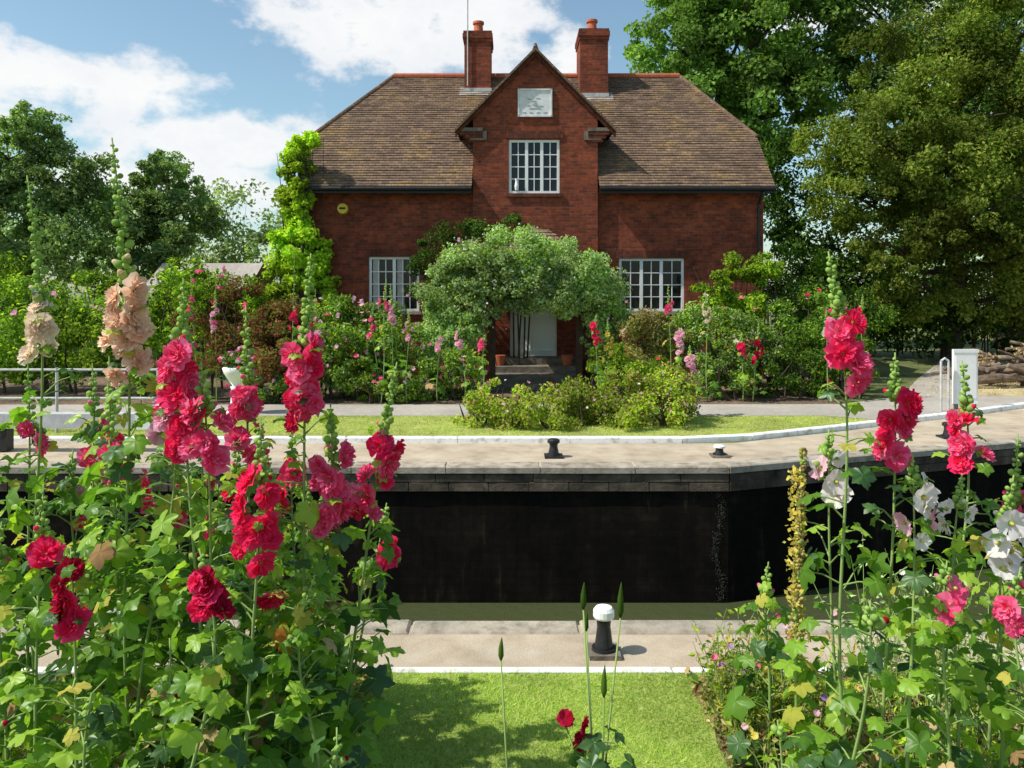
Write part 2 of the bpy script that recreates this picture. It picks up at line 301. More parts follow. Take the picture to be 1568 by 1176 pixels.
def hollyhock(name,base,top,fz,fm,nf=9,double=True,fs=0.058,ls=0.07,nl=34,bud=16,leafz=None,thick=.009,dead=.05,lm=None):
    mb=MB(); B=np.array([base[0],base[1],0.]); T=np.array(top); H=T[2]
    bend=rng.normal(size=2)*.03; lm=lm or L_holly
    def at(z):
        t=z/H; p=B+(T-B)*t; p[2]=z; p[0]+=bend[0]*math.sin(t*6); p[1]+=bend[1]*math.sin(t*5); return p
    zs=np.linspace(0,H,16); mb.tube([at(z) for z in zs],np.linspace(thick,.003,16),L_stem,7)
    z1,z0=max(fz),min(fz)
    lt=leafz or (z1+ (H-z1)*.2)
    ang=rng.uniform(0,6)
    for i in range(nl):
        f=rng.uniform(0,1)**0.85; z=.05+f*(lt-.05); ang+=2.4+rng.normal()*.3
        sz=ls*(1.25-.75*(z/lt))*rng.uniform(.6,1.3); pet=(0.2-.14*(z/lt))*rng.uniform(.5,1.4)
        if nf>2 and z>z0: sz*=.7
        m=lm; q=rng.uniform()
        if q<dead and z<lt*.5: m=L_dead
        elif q<dead*1.6: m=L_yel
        elif q<dead*1.6+.15: m=L_hdark
        put_leaf(mb,at(z),ang,pet,sz,m)
    for i in range(nf):
        z=z0+(z1-z0)*(i+.5+rng.uniform(-.3,.3))/nf if nf>1 else (z0+z1)/2; 
        a=-math.pi/2+rng.uniform(-1,1)*1.6
        d=np.array([math.cos(a),math.sin(a),rng.uniform(-.3,.6)]); s=at(z); fsz=fs*rng.uniform(.65,1.15)
        p=s+unit(d)*fs*rng.uniform(.5,1.1); X,Y,Z=frame(unit(d)+rng.normal(size=3)*.28); g=rng.uniform(0,6); X,Y=X*math.cos(g)+Y*math.sin(g),Y*math.cos(g)-X*math.sin(g)
        mb.tmpl((FD[rng.integers(5)] if double else FS[rng.integers(4)]),fm[rng.integers(len(fm))],p,X,Y,Z,fsz)
        mb.tmpl(BALL,L_bud,p-Z*.004,X,Y,Z,fsz*.26)
        if i%2==0: put_leaf(mb,s,a+1.6,.05,ls*.38*rng.uniform(.7,1.2),lm,tilt=.2)
        if not double: mb.tmpl(BALL,P_yel,p+Z*fsz*.25,X,Y,Z,fsz*.13)
    for i in range(bud):
        f=(i+.3)/bud; z=z1-.02+(H-z1)*f; a=i*2.4+rng.uniform(-.3,.3); r=(.017-.0105*f)*(fs/.055)*rng.uniform(.75,1.2)
        d=np.array([math.cos(a),math.sin(a),.7]); s=at(min(z,H)); p=s+unit(d)*r*1.5; X,Y,Z=frame(d); mb.tmpl(BALL,L_bud,p,X,Y,Z,r)
        mb.tmpl(BALL,L_bud,s+unit([math.cos(a+2),math.sin(a+2),.6])*r*1.2,X,Y,Z,r*.7)
        if f<.6: put_leaf(mb,s,a+.5,.015,ls*.3*(1-.8*f)*rng.uniform(.6,1.2),lm,tilt=-.3)
        if f<.25 and len(fm): mb.tmpl(BALL,fm[0],p+Z*r*.9,X,Y,Z,r*.62)
    return mb.build(name,smooth=True)
# ================================================================ GROUND
coped=[(-40,10.1),(2.75,10.1),(7.4,11.75),(13.,13.9),(40,24)]
mb=MB(); Gz=0
mb.quad((-400,-300,Gz),(400,-300,Gz),(400,5.3,Gz),(-400,5.3,Gz),groundm)
mb.quad((-400,5.3,Gz),(-40,5.3,Gz),(-40,10.1,Gz),(-400,10.1,Gz),groundm)
mb.quad((40,5.3,Gz),(400,5.3,Gz),(400,24,Gz),(40,24,Gz),groundm)
mb.quad((-400,10.1,Gz),(-40,10.1,Gz),(-40,900,Gz),(-400,900,Gz),groundm)
for a,c in zip(coped[:-1],coped[1:]): mb.quad((a[0],a[1],Gz),(c[0],c[1],Gz),(c[0],900,Gz),(a[0],900,Gz),groundm)
mb.quad((40,24,Gz),(400,24,Gz),(400,900,Gz),(40,900,Gz),groundm)
mb.build('ground')
def sheet(name,poly,z,mat):
    me=bpy.data.meshes.new(name); me.from_pydata([(x,y,z) for x,y in poly],[],[list(range(len(poly)))]); me.materials.append(mat)
    o=bpy.data.objects.new(name,me); scene.collection.objects.link(o); return o
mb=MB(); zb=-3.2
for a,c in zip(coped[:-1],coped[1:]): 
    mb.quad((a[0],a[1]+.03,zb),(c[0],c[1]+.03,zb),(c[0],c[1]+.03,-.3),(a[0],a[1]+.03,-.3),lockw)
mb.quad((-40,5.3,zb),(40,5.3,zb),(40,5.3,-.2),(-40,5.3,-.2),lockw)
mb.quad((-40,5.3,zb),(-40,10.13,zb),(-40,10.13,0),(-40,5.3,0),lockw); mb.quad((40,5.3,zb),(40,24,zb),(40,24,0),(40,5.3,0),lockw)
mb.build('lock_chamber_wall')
# greenish water trickle, built of pale flecks, down the wall by the bend
mb=MB(); n=500; u=rng.uniform(size=n); P=np.stack([2.62+rng.normal(size=n)*.03+.05*np.sin(u*9),np.full(n,10.115),-.32-1.38*u],1)
leaves(mb,P,np.tile([0,-1.,0],(n,1)),.018,M_leaf('water_trickle',[(.03,.03,.02),(.16,.16,.12)],.1,big=None,gain=1),.4,.15); mb.build('water_trickle')
sheet('water',[(-40,5.3),(40,5.3),(40,24.03),(13,13.93),(7.4,11.78),(2.75,10.13),(-40,10.13)],-1.73,water)
mb=MB()
def blocks(a,c,w,L,z0,z1,mat,side=1,gap=.012,jt=.004):
    a=np.array(a,float);c=np.array(c,float);D=c-a;T=np.linalg.norm(D);D/=T;Nn=np.array([-D[1],D[0]])*side;n=max(1,int(T/L))
    for i in range(n):
        s=a+D*(T*i/n+gap/2);e=a+D*(T*(i+1)/n-gap/2);j=rng.uniform(-jt,jt); s=s+Nn*rng.uniform(0,jt*2); e=e+Nn*rng.uniform(0,jt*2); s2=s+Nn*w;e2=e+Nn*w
        b=.015
        V=[(*s,z0),(*e,z0),(*e2,z0),(*s2,z0),(*s,z1-b+j),(*e,z1-b+j),(*e2,z1-b+j),(*s2,z1-b+j)]
        si,ei,e2i,s2i=s+Nn*b+D*b,e+Nn*b-D*b,e2-Nn*b-D*b,s2-Nn*b+D*b
        V+=[(*si,z1+j),(*ei,z1+j),(*e2i,z1+j),(*s2i,z1+j)]
        mb.add(V,[(0,1,5,4),(1,2,6,5),(2,3,7,6),(3,0,4,7),(4,5,9,8),(5,6,10,9),(6,7,11,10),(7,4,8,11),(8,9,10,11)],mat)
for s_,e_ in (((-14,10.06),(2.75,10.06)),((2.76,10.06),(7.4,11.71)),((7.41,11.71),(16,15))):
    blocks(s_,e_,.3,1.15,-.07,.018,stone,1,.008)
    s2_=(s_[0],s_[1]+.02);e2_=(e_[0],e_[1]+.02)
    blocks(s2_,e2_,.3,.62,-.18,-.074,wetst,1,.01,.006); blocks(s2_,e2_,.3,.5,-.3,-.184,wetst,1,.01,.006)
blocks((16,5.34),(-14,5.34),.2,1.1,-.25,.02,stone)
mb.build('coping_stone')
sheet('far_paving',[(-20,10.1),(2.75,10.1),(7.4,11.75),(16,15.05),(16,19),(10,15.45),(5.4,12.8),(3.3,11.75),(2.6,11.7),(-20,11.8)],.004,pavm)
sheet('near_paving',[(-20,4.66),(20,4.66),(20,5.28),(-20,5.28)],.004,pavm)
mb=MB(); 
for a,c in [((-14,11.75),(2.5,11.7)),((2.51,11.7),(3.6,11.95)),((3.61,11.95),(5.4,12.85)),((5.41,12.85),(8.0,14.2)),((8.01,14.2),(12,16.6))]: blocks(a,c,.13,1.6,-.02,.09,kerbw,1,.004)
mb.build('far_white_kerb')
mb=MB(); blocks((-14,4.6),(14,4.6),.05,1.8,-.02,.03,kerbw,1,.004); mb.build('near_white_kerb')
sheet('far_lawn',[(-12,11.88),(2.5,11.83),(3.5,12.05),(5.3,12.95),(6.6,13.7),(5.6,14.3),(-12,14.3)],.008,farlawn)
sheet('footpath',[(-20,14.3),(5.6,14.3),(6.6,13.7),(8.0,14.4),(12,16.8),(9.2,17.2),(13,21.5),(16,26),(14,26),(10.5,20.6),(8.3,17.0),(6.5,15.8),(-20,15.7)],.012,pathm)
sheet('dry_grass',[(6.9,16.0),(8.3,17.0),(10.5,20.6),(14,26),(24,26),(26,15),(13,17),(12,16.8),(9.2,17.2),(8,15.2),(7,15)],.008,drym)
sheet('flower_bed_soil',[(-16,15.7),(6.5,15.8),(7.4,17.5),(8,21),(-16,21)],.004,soil)
lawn_poly=[(-.95,2.2),(-.78,3.7),(-.9,4.15),(-1.2,4.6),(1.5,4.6),(1.1,4.4),(1.0,3.9),(1.0,3.5),(1.1,2.2)]
sheet('near_soil_bed',[(-8,-2),(8,-2),(8,4.6),(-8,4.6)],.004,soil)
sheet('near_lawn',lawn_poly,.008,lawnm)
def inpoly(P,poly):
    x,y=P[:,0],P[:,1]; ins=np.zeros(len(P),bool); n=len(poly)
    for i in range(n):
        x1,y1=poly[i];x2,y2=poly[(i+1)%n]
        c=((y1>y)!=(y2>y))&(x<(x2-x1)*(y-y1)/((y2-y1)+1e-12)+x1); ins^=c
    return ins
def grass(name,poly,n,h,w,mat,wob=0):
    a=np.array(poly); P=rng.uniform(a.min(0)-wob,a.max(0)+wob,(n,2)); P=P[inpoly(P+rng.normal(size=P.shape)*wob,poly)]; n=len(P)
    th=rng.uniform(0,6.28,n); hh=h*rng.uniform(.4,1.3,n); l=rng.normal(size=(n,2))*.9*hh[:,None]
    dx=np.stack([np.cos(th),np.sin(th)],1)*w/2; z=np.full((n,1),.006)
    V=np.stack([np.hstack([P-dx,z]),np.hstack([P+dx,z]),np.hstack([P+l,hh[:,None]+.006])],1).reshape(-1,3)
    m=MB(); m.add(V,None,mat,np.arange(n*3).reshape(n,3)); return m.build(name)
L_grass=M_leaf('grass_blade',[(0.13,0.2,0.03),(0.2,0.28,0.045),(0.27,0.34,0.08),(0.36,0.34,0.13)],.4,big=.75,bigs=1.5)
grass('near_lawn_grass',lawn_poly,110000,.02,.005,L_grass,.04)
grass('far_lawn_grass',[(-8,11.9),(2.5,11.85),(3.5,12.1),(5.3,13.0),(6.5,13.7),(5.6,14.3),(-8,14.3)],35000,.03,.012,L_grass,.03)
grass('dry_grass_tufts',[(6.9,16.0),(8.3,17.0),(10.5,20.6),(14,26),(24,26),(26,15),(13,17),(12,16.8),(9.2,17.2)],15000,.05,.02,M_leaf('dry_blade',[(0.2,.16,.07),(.4,.33,.17)],.2),.1)
mb=MB()
for x0,x1 in ((-2.6,-.75),(1.0,2.6)):
    n=2600; P=np.stack([rng.uniform(x0,x1,n),rng.uniform(2.2,4.58,n),rng.uniform(.01,.05,n)],1); leaves(mb,P,np.tile([0,0,1.],(n,1)),.05,L_dead,.6,.5)
    P=np.stack([rng.uniform(x0,x1,1500),rng.uniform(2.2,4.58,1500),rng.uniform(.02,.09,1500)],1); leaves(mb,P,np.tile([0,0,1.],(1500,1)),.05,L_mid,.6,.8)
mb.build('leaf_litter')
# ================================================================ HOUSE
H=empty('brick_house')
YW=20.6; YB=20.45
def wall(mb,x0,x1,z0,z1,y,holes,mat,dep=.14):
    xs=sorted({x0,x1,*[h[0] for h in holes],*[h[1] for h in holes]}); zs=sorted({z0,z1,*[h[2] for h in holes],*[h[3] for h in holes]})
    for i in range(len(xs)-1):
        for j in range(len(zs)-1):
            cx,cz=(xs[i]+xs[i+1])/2,(zs[j]+zs[j+1])/2
            if any(h[0]<cx<h[1] and h[2]<cz<h[3] for h in holes): continue
            mb.quad((xs[i],y,zs[j]),(xs[i+1],y,zs[j]),(xs[i+1],y,zs[j+1]),(xs[i],y,zs[j+1]),mat)
    for a,b_,c,d in holes:
        mb.quad((a,y,c),(a,y+dep,c),(a,y+dep,d),(a,y,d),mat); mb.quad((b_,y,c),(b_,y,d),(b_,y+dep,d),(b_,y+dep,c),mat)
        mb.quad((a,y,d),(a,y+dep,d),(b_,y+dep,d),(b_,y,d),mat); mb.quad((a,y,c),(b_,y,c),(b_,y+dep,c),(a,y+dep,c),mat)
winL=(-3.7,-2.4,1.75,3.16); winR=(2.77,4.45,1.75,3.12); winU=(-.08,1.22,4.78,6.16); door=(-.05,1.15,.6,2.65)
mb=MB()
wall(mb,-5.3,-1.0,0,4.98,YW,[winL],brick); wall(mb,2.2,6.5,0,4.98,YW,[winR],brick)
wall(mb,-1.0,2.2,0,6.75,YB,[winU,door],brick); mb.tri((-1,YB,6.75),(2.2,YB,6.75),(.6,YB,8.35),brick)
for x in (-1.0,2.2): mb.quad((x,YB,0),(x,24,0),(x,24,6.75),(x,YB,6.75),brick)
for x,s in ((-5.3,1),(6.5,-1)):
    mb.add([(x,YW,0),(x,27.4,0),(x,27.4,4.98),(x,26.1,6.3),(x,21.9,6.3),(x,YW,4.98)],[(0,1,2,5),(5,2,3,4)],brick)
mb.quad((-5.3,27.4,0),(6.5,27.4,0),(6.5,27.4,4.98),(-5.3,27.4,4.98),brick)
mb.build('walls',H)
mb=MB()
dk=M_brick('dark_brick_trim',(0.2,0.055,0.03),(0.12,0.035,0.025),(0.1,0.06,0.04),0.075,0.225)
for w in (winL,winR): mb.box(w[0]-.08,w[1]+.08,YW-.03,YW+.05,w[3]+.002,w[3]+.2,dk); mb.box(w[0]-.06,w[1]+.06,YW-.06,YW+.05,w[2]-.08,w[2]-.002,stone)
mb.box(winU[0]-.08,winU[1]+.08,YB-.03,YB+.05,winU[3]+.03,winU[3]+.22,dk); mb.box(winU[0]-.06,winU[1]+.06,YB-.05,YB+.05,winU[2]-.09,winU[2]-.002,dk)
for s,x in ((-1,-1.0),(1,2.2)):
    for k in range(4):
        w=.36-.08*k; z=6.46-.09*k; a,b_=sorted((x-s*.25,x+s*w)); mb.box(a,b_,YB-.06+.01*k,YB+.5,z-.088,z,dk if k else steps_m)
    a,b_=sorted((x-s*.35,x+s*.08)); mb.box(a,b_,YB-.035,YB+.1,6.17-.02,6.38,steps_m)
mb.build('brick_trim',H)
E=(20.2,4.93); Rg=(24.0,8.75); HT=.405
mb=MB()
def courses(A0,A1,B0,B1,n,nrm,mat,lip=.024):
    A0,A1,B0,B1=map(lambda v:np.array(v,float),(A0,A1,B0,B1)); nrm=unit(nrm)
    for j in range(n):
        t0,t1=j/n,(j+1)/n+.15/n
        seg=max(1,int(np.linalg.norm(A1-A0)/.5)); jj=rng.normal(size=seg+1)*.005
        for q in range(seg):
            f0,f1=q/seg,(q+1)/seg
            l=lambda t,f:(A0+(B0-A0)*t)*(1-f)+(A1+(B1-A1)*t)*f
            a,b_,c,d=l(t0,f0)+nrm*(lip+jj[q]),l(t0,f1)+nrm*(lip+jj[q+1]),l(t1,f1)+nrm*.003,l(t1,f0)+nrm*.003
            mb.quad(a,b_,c,d,mat); mb.quad(l(t0,f0)-nrm*.01,l(t0,f1)-nrm*.01,b_,a,mat)
zH=E[1]+(Rg[1]-E[1])*HT; yH=E[0]+(Rg[0]-E[0])*HT; nF=(0,-1,1)
XL,XR,RL,RR=-5.5,6.68,-3.56,5.04
courses((XL,*E),(-1.02,*E),(XL,yH,zH),(-1.02,yH,zH),20,nF,tile)
courses((2.22,*E),(XR,*E),(2.22,yH,zH),(XR,yH,zH),20,nF,tile)
courses((XL,yH,zH),(XR,yH,zH),(RL,*Rg),(RR,*Rg),29,nF,tile)
yb=2*Rg[0]-yH; 
courses((XL,yb,zH),(XL,yH,zH),(RL,*Rg),(RL+.001,*Rg),25,(-1,0,.8),tile)
courses((XR,yH,zH),(XR,yb,zH),(RR,*Rg),(RR+.001,*Rg),25,(1,0,.8),tile)
courses((XR,2*Rg[0]-E[0],E[1]),(XL,2*Rg[0]-E[0],E[1]),(XR,yb,zH),(XL,yb,zH),20,(0,1,1),tile)
courses((XR,yb,zH),(XL,yb,zH),(RR,*Rg),(RL,*Rg),29,(0,1,1),tile)
courses((-1.42,24.2,6.42),(-1.42,YB-.12,6.42),(.6,24.2,8.46),(.6,YB-.12,8.46),26,(-1,0,1),tile)
courses((2.62,YB-.12,6.42),(2.62,24.2,6.42),(.6,YB-.12,8.46),(.6,24.2,8.46),26,(1,0,1),tile)
for s in (-1,1):
    x0=.6+s*2.02
    mb.quad((x0,YB-.12,6.38),(x0,24,6.38),(.6,24,8.41),(.6,YB-.12,8.41),wood)
mb.quad((XL,20.2,4.9),(-1.02,20.2,4.9),(-1.02,20.62,4.96),(XL,20.62,4.96),wood); mb.quad((2.22,20.2,4.9),(XR,20.2,4.9),(XR,20.62,4.96),(2.22,20.62,4.96),wood)
mb.build('roof',H)
mb=MB()
for s in (-1,1):
    A=np.array([.6+s*2.06,0,6.36]);Bp=np.array([.6,0,8.44])
    for z0,z1,y0,y1,m in ((-.02,.055,YB-.17,YB+.05,tile),(-.14,-.025,YB-.07,YB+.03,dk)):
        V=[]
        for P in (A,Bp):
            for y in (y0,y1):
                for dz in (z0,z1): V.append((P[0],y,P[2]+dz))
        mb.add(V,[(0,1,3,2),(4,6,7,5),(0,4,5,1),(2,3,7,6),(0,2,6,4),(1,5,7,3)],m)
mb.build('gable_verge',H)
mb=MB()
def ridge(a,b_,mat,r=.1,L=.3):
    a=np.array(a);b_=np.array(b_);n=max(1,int(np.linalg.norm(b_-a)/L))
    for i in range(n):
        p=a+(b_-a)*i/n;q=a+(b_-a)*(i+.98)/n; mb.tube([p,q],[r,r*1.0],mat,10)
ridge((RL,Rg[0],Rg[1]),(RR,Rg[0],Rg[1]),ridge_m); 
ridge((.6,YB-.12,8.44),(.6,23.8,8.44),tile,.08)
for (x,xe) in ((XL,RL),(XR,RR)): ridge((x,yH,zH),(xe,Rg[0],Rg[1]),tile,.07)
mb.tube([(.6,YB-.12,8.5),(.6,YB-.12,8.6)],[.06,.03],tile,6)
mb.build('ridge_tiles',H)
mb=MB()
for a,b_ in ((XL,-1.03),(2.23,XR)):
    mb.tube([(a,20.16,4.87),(b_,20.16,4.87)],.055,blackm,8); mb.box(a,b_,20.21,20.24,4.76,4.9,blackm)
mb.tube([(6.35,20.16,4.8),(6.35,20.5,4.5),(6.35,20.52,0)],.04,blackm,8)
mb.build('gutters',H)
def window(name,w,y,lights,cols,rows,cur=False):
    mb=MB(); x0,x1,z0,z1=w; f=.065; yf=y+.03
    mb.box(x0,x1,yf,yf+.06,z0,z0+f,white); mb.box(x0,x1,yf,yf+.06,z1-f,z1,white)
    mb.box(x0,x0+f,yf,yf+.058,z0+f,z1-f,white); mb.box(x1-f,x1,yf,yf+.058,z0+f,z1-f,white)
    iw=(x1-x0-2*f)
    for i in range(1,lights): xx=x0+f+iw*i/lights; mb.box(xx-.04,xx+.04,yf+.003,yf+.055,z0+f,z1-f,white)
    for i in range(lights):
        a=x0+f+iw*i/lights+(.04 if i else 0); c=x0+f+iw*(i+1)/lights-(.04 if i<lights-1 else 0)
        for k in range(1,cols): xx=a+(c-a)*k/cols; mb.box(xx-.011,xx+.011,yf+.012,yf+.042,z0+f,z1-f,white)
        for k in range(1,rows): zz=z0+f+(z1-z0-2*f)*k/rows; mb.box(a,c,yf+.015,yf+.04,zz-.011,zz+.011,white)
        if cur: mb.quad((a+.03,yf+.0425,z0+f),(a+(c-a)*.42,yf+.0425,z0+f),(a+(c-a)*.3,yf+.0425,z1-f),(a+.03,yf+.0425,z1-f),curtain)
    mb.quad((x0,yf+.045,z0),(x1,yf+.045,z0),(x1,yf+.045,z1),(x0,yf+.045,z1),glass)
    mb.build(name,H)
window('upper_window',winU,YB,3,2,4); window('ground_floor_window',winR,YW,3,2,4); window('ground_floor_window_b',winL,YW,2,3,4,True)
mb=MB()
for x,y,z in ((winU[0]+.2,YB,winU[2]+.08),): mb.tube([(x,y+.0,z),(x,y+.0,z+.1),(x,y+.0,z+.22),(x,y+.0,z+.3)],[.04,.055,.035,.045],white,10)
mb.build('window_vase',H)
mb=MB(); x0,x1,z0,z1=door; y=YB+.1
mb.box(x0,x0+.07,y-.05,y+.05,z0,z1,white); mb.box(x1-.07,x1,y-.05,y+.05,z0,z1,white); mb.box(x0+.07,x1-.07,y-.05,y+.05,z1-.07,z1,white)
mb.box(x0+.07,x1-.07,y,y+.045,z0,z1-.07,doorm)
for a,c in ((.14,.55),(.63,1.06)):
    for u,v in ((.12,.55),(.65,1.05),(1.15,1.85)):
        for (p,q,r_,s) in ((a,c,u,u+.03),(a,c,v-.03,v),(a,a+.03,u+.03,v-.03),(c-.03,c,u+.03,v-.03)): mb.box(x0+p,x0+q,y-.02,y+.002,z0+r_,z0+s,doorm)
mb.build('front_door',H)
mb=MB(); mb.box(.19,.99,YB-.03,YB+.02,6.78,7.42,pale); 
for (a,c,e,g) in ((.17,1.01,6.74,6.779),(.17,1.01,7.421,7.46),(.15,.189,6.74,7.46),(.991,1.03,6.74,7.46)): mb.box(a,c,YB-.05,YB+.02,e,g,pale)
for a,c,z in ((.4,.5,7.18),(.62,.72,7.2),(.5,.62,7.13),(.36,.46,7.02),(.66,.8,7.0),(.52,.6,7.05),(.45,.75,6.94)): mb.box(a,c,YB-.036,YB-.029,z,z+.025,plaqued)
mb.tube([(.6,YB-.03,7.06),(.6,YB-.042,7.06)],[.05,.045],plaqued,10)
for k in range(4): mb.box(.27+.18*k,.27+.18*k+.09,YB-.036,YB-.029,6.83,6.86,plaqued)
mb.build('date_plaque',H)
mb=MB(); mb.tube([(-4.37,YW-.09,4.4),(-4.37,YW,4.4)],[.13,.15],yellow,14); mb.box(-4.45,-4.29,YW-.1,YW-.088,4.38,4.43,blackm); mb.build('alarm_box',H)
def chim(name,x0,x1,y0,y1,z0,z1):
    mb=MB(); mb.box(x0,x1,y0,y1,z0,z1-.32,brick)
    mb.box(x0-.03,x1+.03,y0-.03,y1+.03,z1-.32,z1-.22,brick); mb.box(x0-.05,x1+.05,y0-.05,y1+.05,z1-.218,z1-.08,brick); mb.box(x0-.03,x1+.03,y0-.03,y1+.03,z1-.078,z1,brick)
    mb.box(x0-.02,x1+.02,y0-.02,y1+.02,z0,y0-E[0]+E[1]+.12,lead)
    mb.quad((x0-.14,y0-.16,y0-.16-E[0]+E[1]+.035),(x1+.14,y0-.16,y0-.16-E[0]+E[1]+.035),(x1+.14,y0+.15,y0+.15-E[0]+E[1]+.035),(x0-.14,y0+.15,y0+.15-E[0]+E[1]+.035),lead)
    cx,cy=(x0+x1)/2,(y0+y1)/2
    mb.tube([(cx,cy,z1),(cx,cy,z1+.05)],[.24,.2],stone,14)
    mb.tube([(cx,cy,z1+.05),(cx,cy,z1+.36),(cx,cy,z1+.37),(cx,cy,z1+.44),(cx,cy,z1+.45)],[.15,.13,.17,.17,.13],pot_m,14)
    mb.build(name,H)
chim('chimney_left',-1.4,-.62,23.4,24.5,7.6,9.93); chim('chimney_right',1.98,2.8,23.2,24.4,7.4,9.93)
mb=MB(); mb.tube([(-1.3,23.35,8.3),(-1.3,23.35,11.2)],.018,lead,6); mb.build('aerial_pole',H)
mb=MB()
for x in (-.45,1.55):
    mb.box(x-.07,x+.07,18.3,18.44,0.18,2.6,wood); mb.box(x-.05,x+.05,18.44,20.4,2.45,2.58,wood)
mb.box(-.7,1.8,18.25,18.4,2.602,2.78,wood)
courses((-.9,18.1,2.75),(2.0,18.1,2.75),(.2,19.3,3.75),(.9,19.3,3.75),12,(0,-1,1),tile)
courses((-.9,20.4,2.75),(-.9,18.1,2.75),(.2,20.4,3.75),(.2,19.3,3.75),12,(-1,0,1),tile)
courses((2.0,18.1,2.75),(2.0,20.4,2.75),(.9,19.3,3.75),(.9,20.4,3.75),12,(1,0,1),tile)
for k in range(4): mb.box(-.5,1.6,18.2+.5*k,20.44,.0+.15*k,.15+.15*k-.002,steps_m)
mb.tube([(-.3,19.5,.45),(-.3,19.5,.7)],[.1,.15],pot_m,12); mb.tube([(1.35,19.5,.45),(1.35,19.5,.7)],[.1,.15],pot_m,12)
mb.build('porch',H)
S=empty('garden_shed'); mb=MB(); mb.box(-12.2,-9.2,27,30,0,2.3,wood); mb.quad((-12.5,26.7,2.25),(-8.9,26.7,2.25),(-8.9,28.5,3.3),(-12.5,28.5,3.3),pathm); mb.quad((-12.5,30.3,2.25),(-8.9,30.3,2.25),(-8.9,28.5,3.3),(-12.5,28.5,3.3),pathm); mb.build('shed_body',S)
# ================================================================ SHRUBS (house side)
def B(x,y,z,a,b_=None,c=None): return (x,y,z,a,b_ or a,c or a)
shrub('climbing_shrub',[B(-1.5,17.9,2.2,.65,.7,.8),B(-.8,17.8,2.75,.85,.8,.7),B(.25,17.6,3.0,1.05,.8,.75),B(1.25,17.7,2.7,.9,.8,.7),B(1.95,17.9,2.3,.6,.7,.65),B(-1.6,17.9,1.4,.55,.6,.7),B(2.15,18.1,1.7,.45,.5,.6),B(.2,17.5,2.35,.9,.6,.6),B(1.1,17.5,2.2,.7,.6,.55),B(-.6,17.5,2.1,.7,.6,.6),B(-1.1,17.7,1.35,.45,.5,.6),B(1.9,17.9,1.3,.35,.4,.5),B(-1.7,17.9,.8,.4,.5,.6),B(-.1,17.3,2.7,.6,.5,.5),B(.8,17.3,2.6,.6,.5,.5)],72000,.08,[(L_grey,.8),(L_mid,.1),(L_lime,.1)],[(P_white,300,.04)],sub=.34,stems=False,K=44)
shrub('climbing_rose',[B(-1.6,19.6,3.0,.9,.5,.9),B(-.8,19.7,3.6,.7,.4,.5),B(.1,19.8,3.9,.5,.4,.3),B(1.9,19.7,2.6,.5,.5,.9),B(-2.1,19.7,2.4,.6,.5,.9)],16000,.07,[(L_dark,.6),(L_mid,.4)],[(P_pale,8,.1)])
shrub('ivy',[B(-5.5,20.4,5.35,.36,.35,.75),B(-5.75,20.5,4.3,.38,.4,.9),B(-5.5,20.2,3.3,.55,.4,.9),B(-5.0,20.35,2.3,.5,.3,.8),B(-5.2,20.2,6.1,.32,.3,.22),B(-4.9,20.4,3.2,.3,.2,.5),B(-5.9,20.4,2.3,.5,.4,.9),B(-5.3,20.1,4.6,.25,.2,.6)],28000,.1,[(L_lime,.94),(L_mid,.06)],sub=.42,asp=.8)
shrub('copper_shrub',[B(-5.9,16.8,1.6,1.1,.9,.95),B(-4.9,16.6,1.35,.85,.8,1.0),B(-5.3,16.4,.7,1.2,.8,.7)],22000,.075,[(L_red,.8),(L_mid,.2)],[(P_pink,15,.1)])
shrub('green_shrub',[B(-7.4,17.2,1.8,1.2,1,1.0),B(-8.3,17.4,1.1,1.2,1,1.1),B(-6.9,18,2.3,.8,.8,.6)],18000,.085,[(L_mid,.6),(L_lime,.4)],[(P_pink,16,.11)])
shrub('rose_bush',[B(-10.5,17.5,1.4,1.6,1.2,1.3),B(-12.6,18,1.5,1.4,1.2,1.4)],16000,.095,[(L_mid,.8),(L_lime,.2)],[(P_pale,20,.13)])
shrub('rose_bush',[B(-3.4,16.9,1.1,.9,.8,1.05),B(-2.7,17.2,1.3,.8,.7,1.0),B(-4.0,17.2,1.5,.6,.7,.7),B(-2.9,16.5,.7,.8,.6,.7)],20000,.08,[(L_mid,.5),(L_grey,.25),(L_lime,.25)],[(P_pale,30,.1),(P_pink,22,.09)])
shrub('low_perennials',[B(-1.6,16.6,.55,.7,.5,.6),B(-1.0,16.6,.6,.45,.5,.6),B(-2.6,16.1,.3,.8,.4,.35),B(-4.6,16.0,.25,.9,.35,.3)],15000,.065,[(L_mid,.4),(L_grey,.25),(L_lime,.35)],[(P_pale,25,.07),(P_pink,15,.07)])
shrub('beige_shrub',[B(2.9,17.3,1.2,.6,.6,.95),B(3.5,17.4,.9,.6,.6,.8)],12000,.065,[(L_beige,.8),(L_mid,.2)],[(P_pale,14,.08)])
shrub('low_perennials',[B(2.1,17.0,.6,.5,.5,.65),B(2.8,16.5,.4,.7,.5,.5)],9000,.065,[(L_mid,.5),(L_lime,.5)],[(P_yel,14,.07),(P_red,12,.08)])
shrub('green_shrub',[B(4.4,17.3,1.3,.8,.7,1.0),B(5.2,17.4,1.0,.7,.7,.9),B(4.6,16.7,.6,.7,.5,.6)],17000,.075,[(L_mid,.45),(L_grey,.35),(L_lime,.2)],[(P_pink,16,.09),(P_cream,10,.1)])
shrub('lime_shrub',[B(5.4,18.9,2.5,.75,.6,.6),B(6.1,19.1,2.9,.5,.5,.4),B(4.8,19,2.2,.5,.5,.5),B(5.5,18.9,1.5,.8,.6,.9)],11000,.095,[(L_lime,.65),(L_mid,.35)])
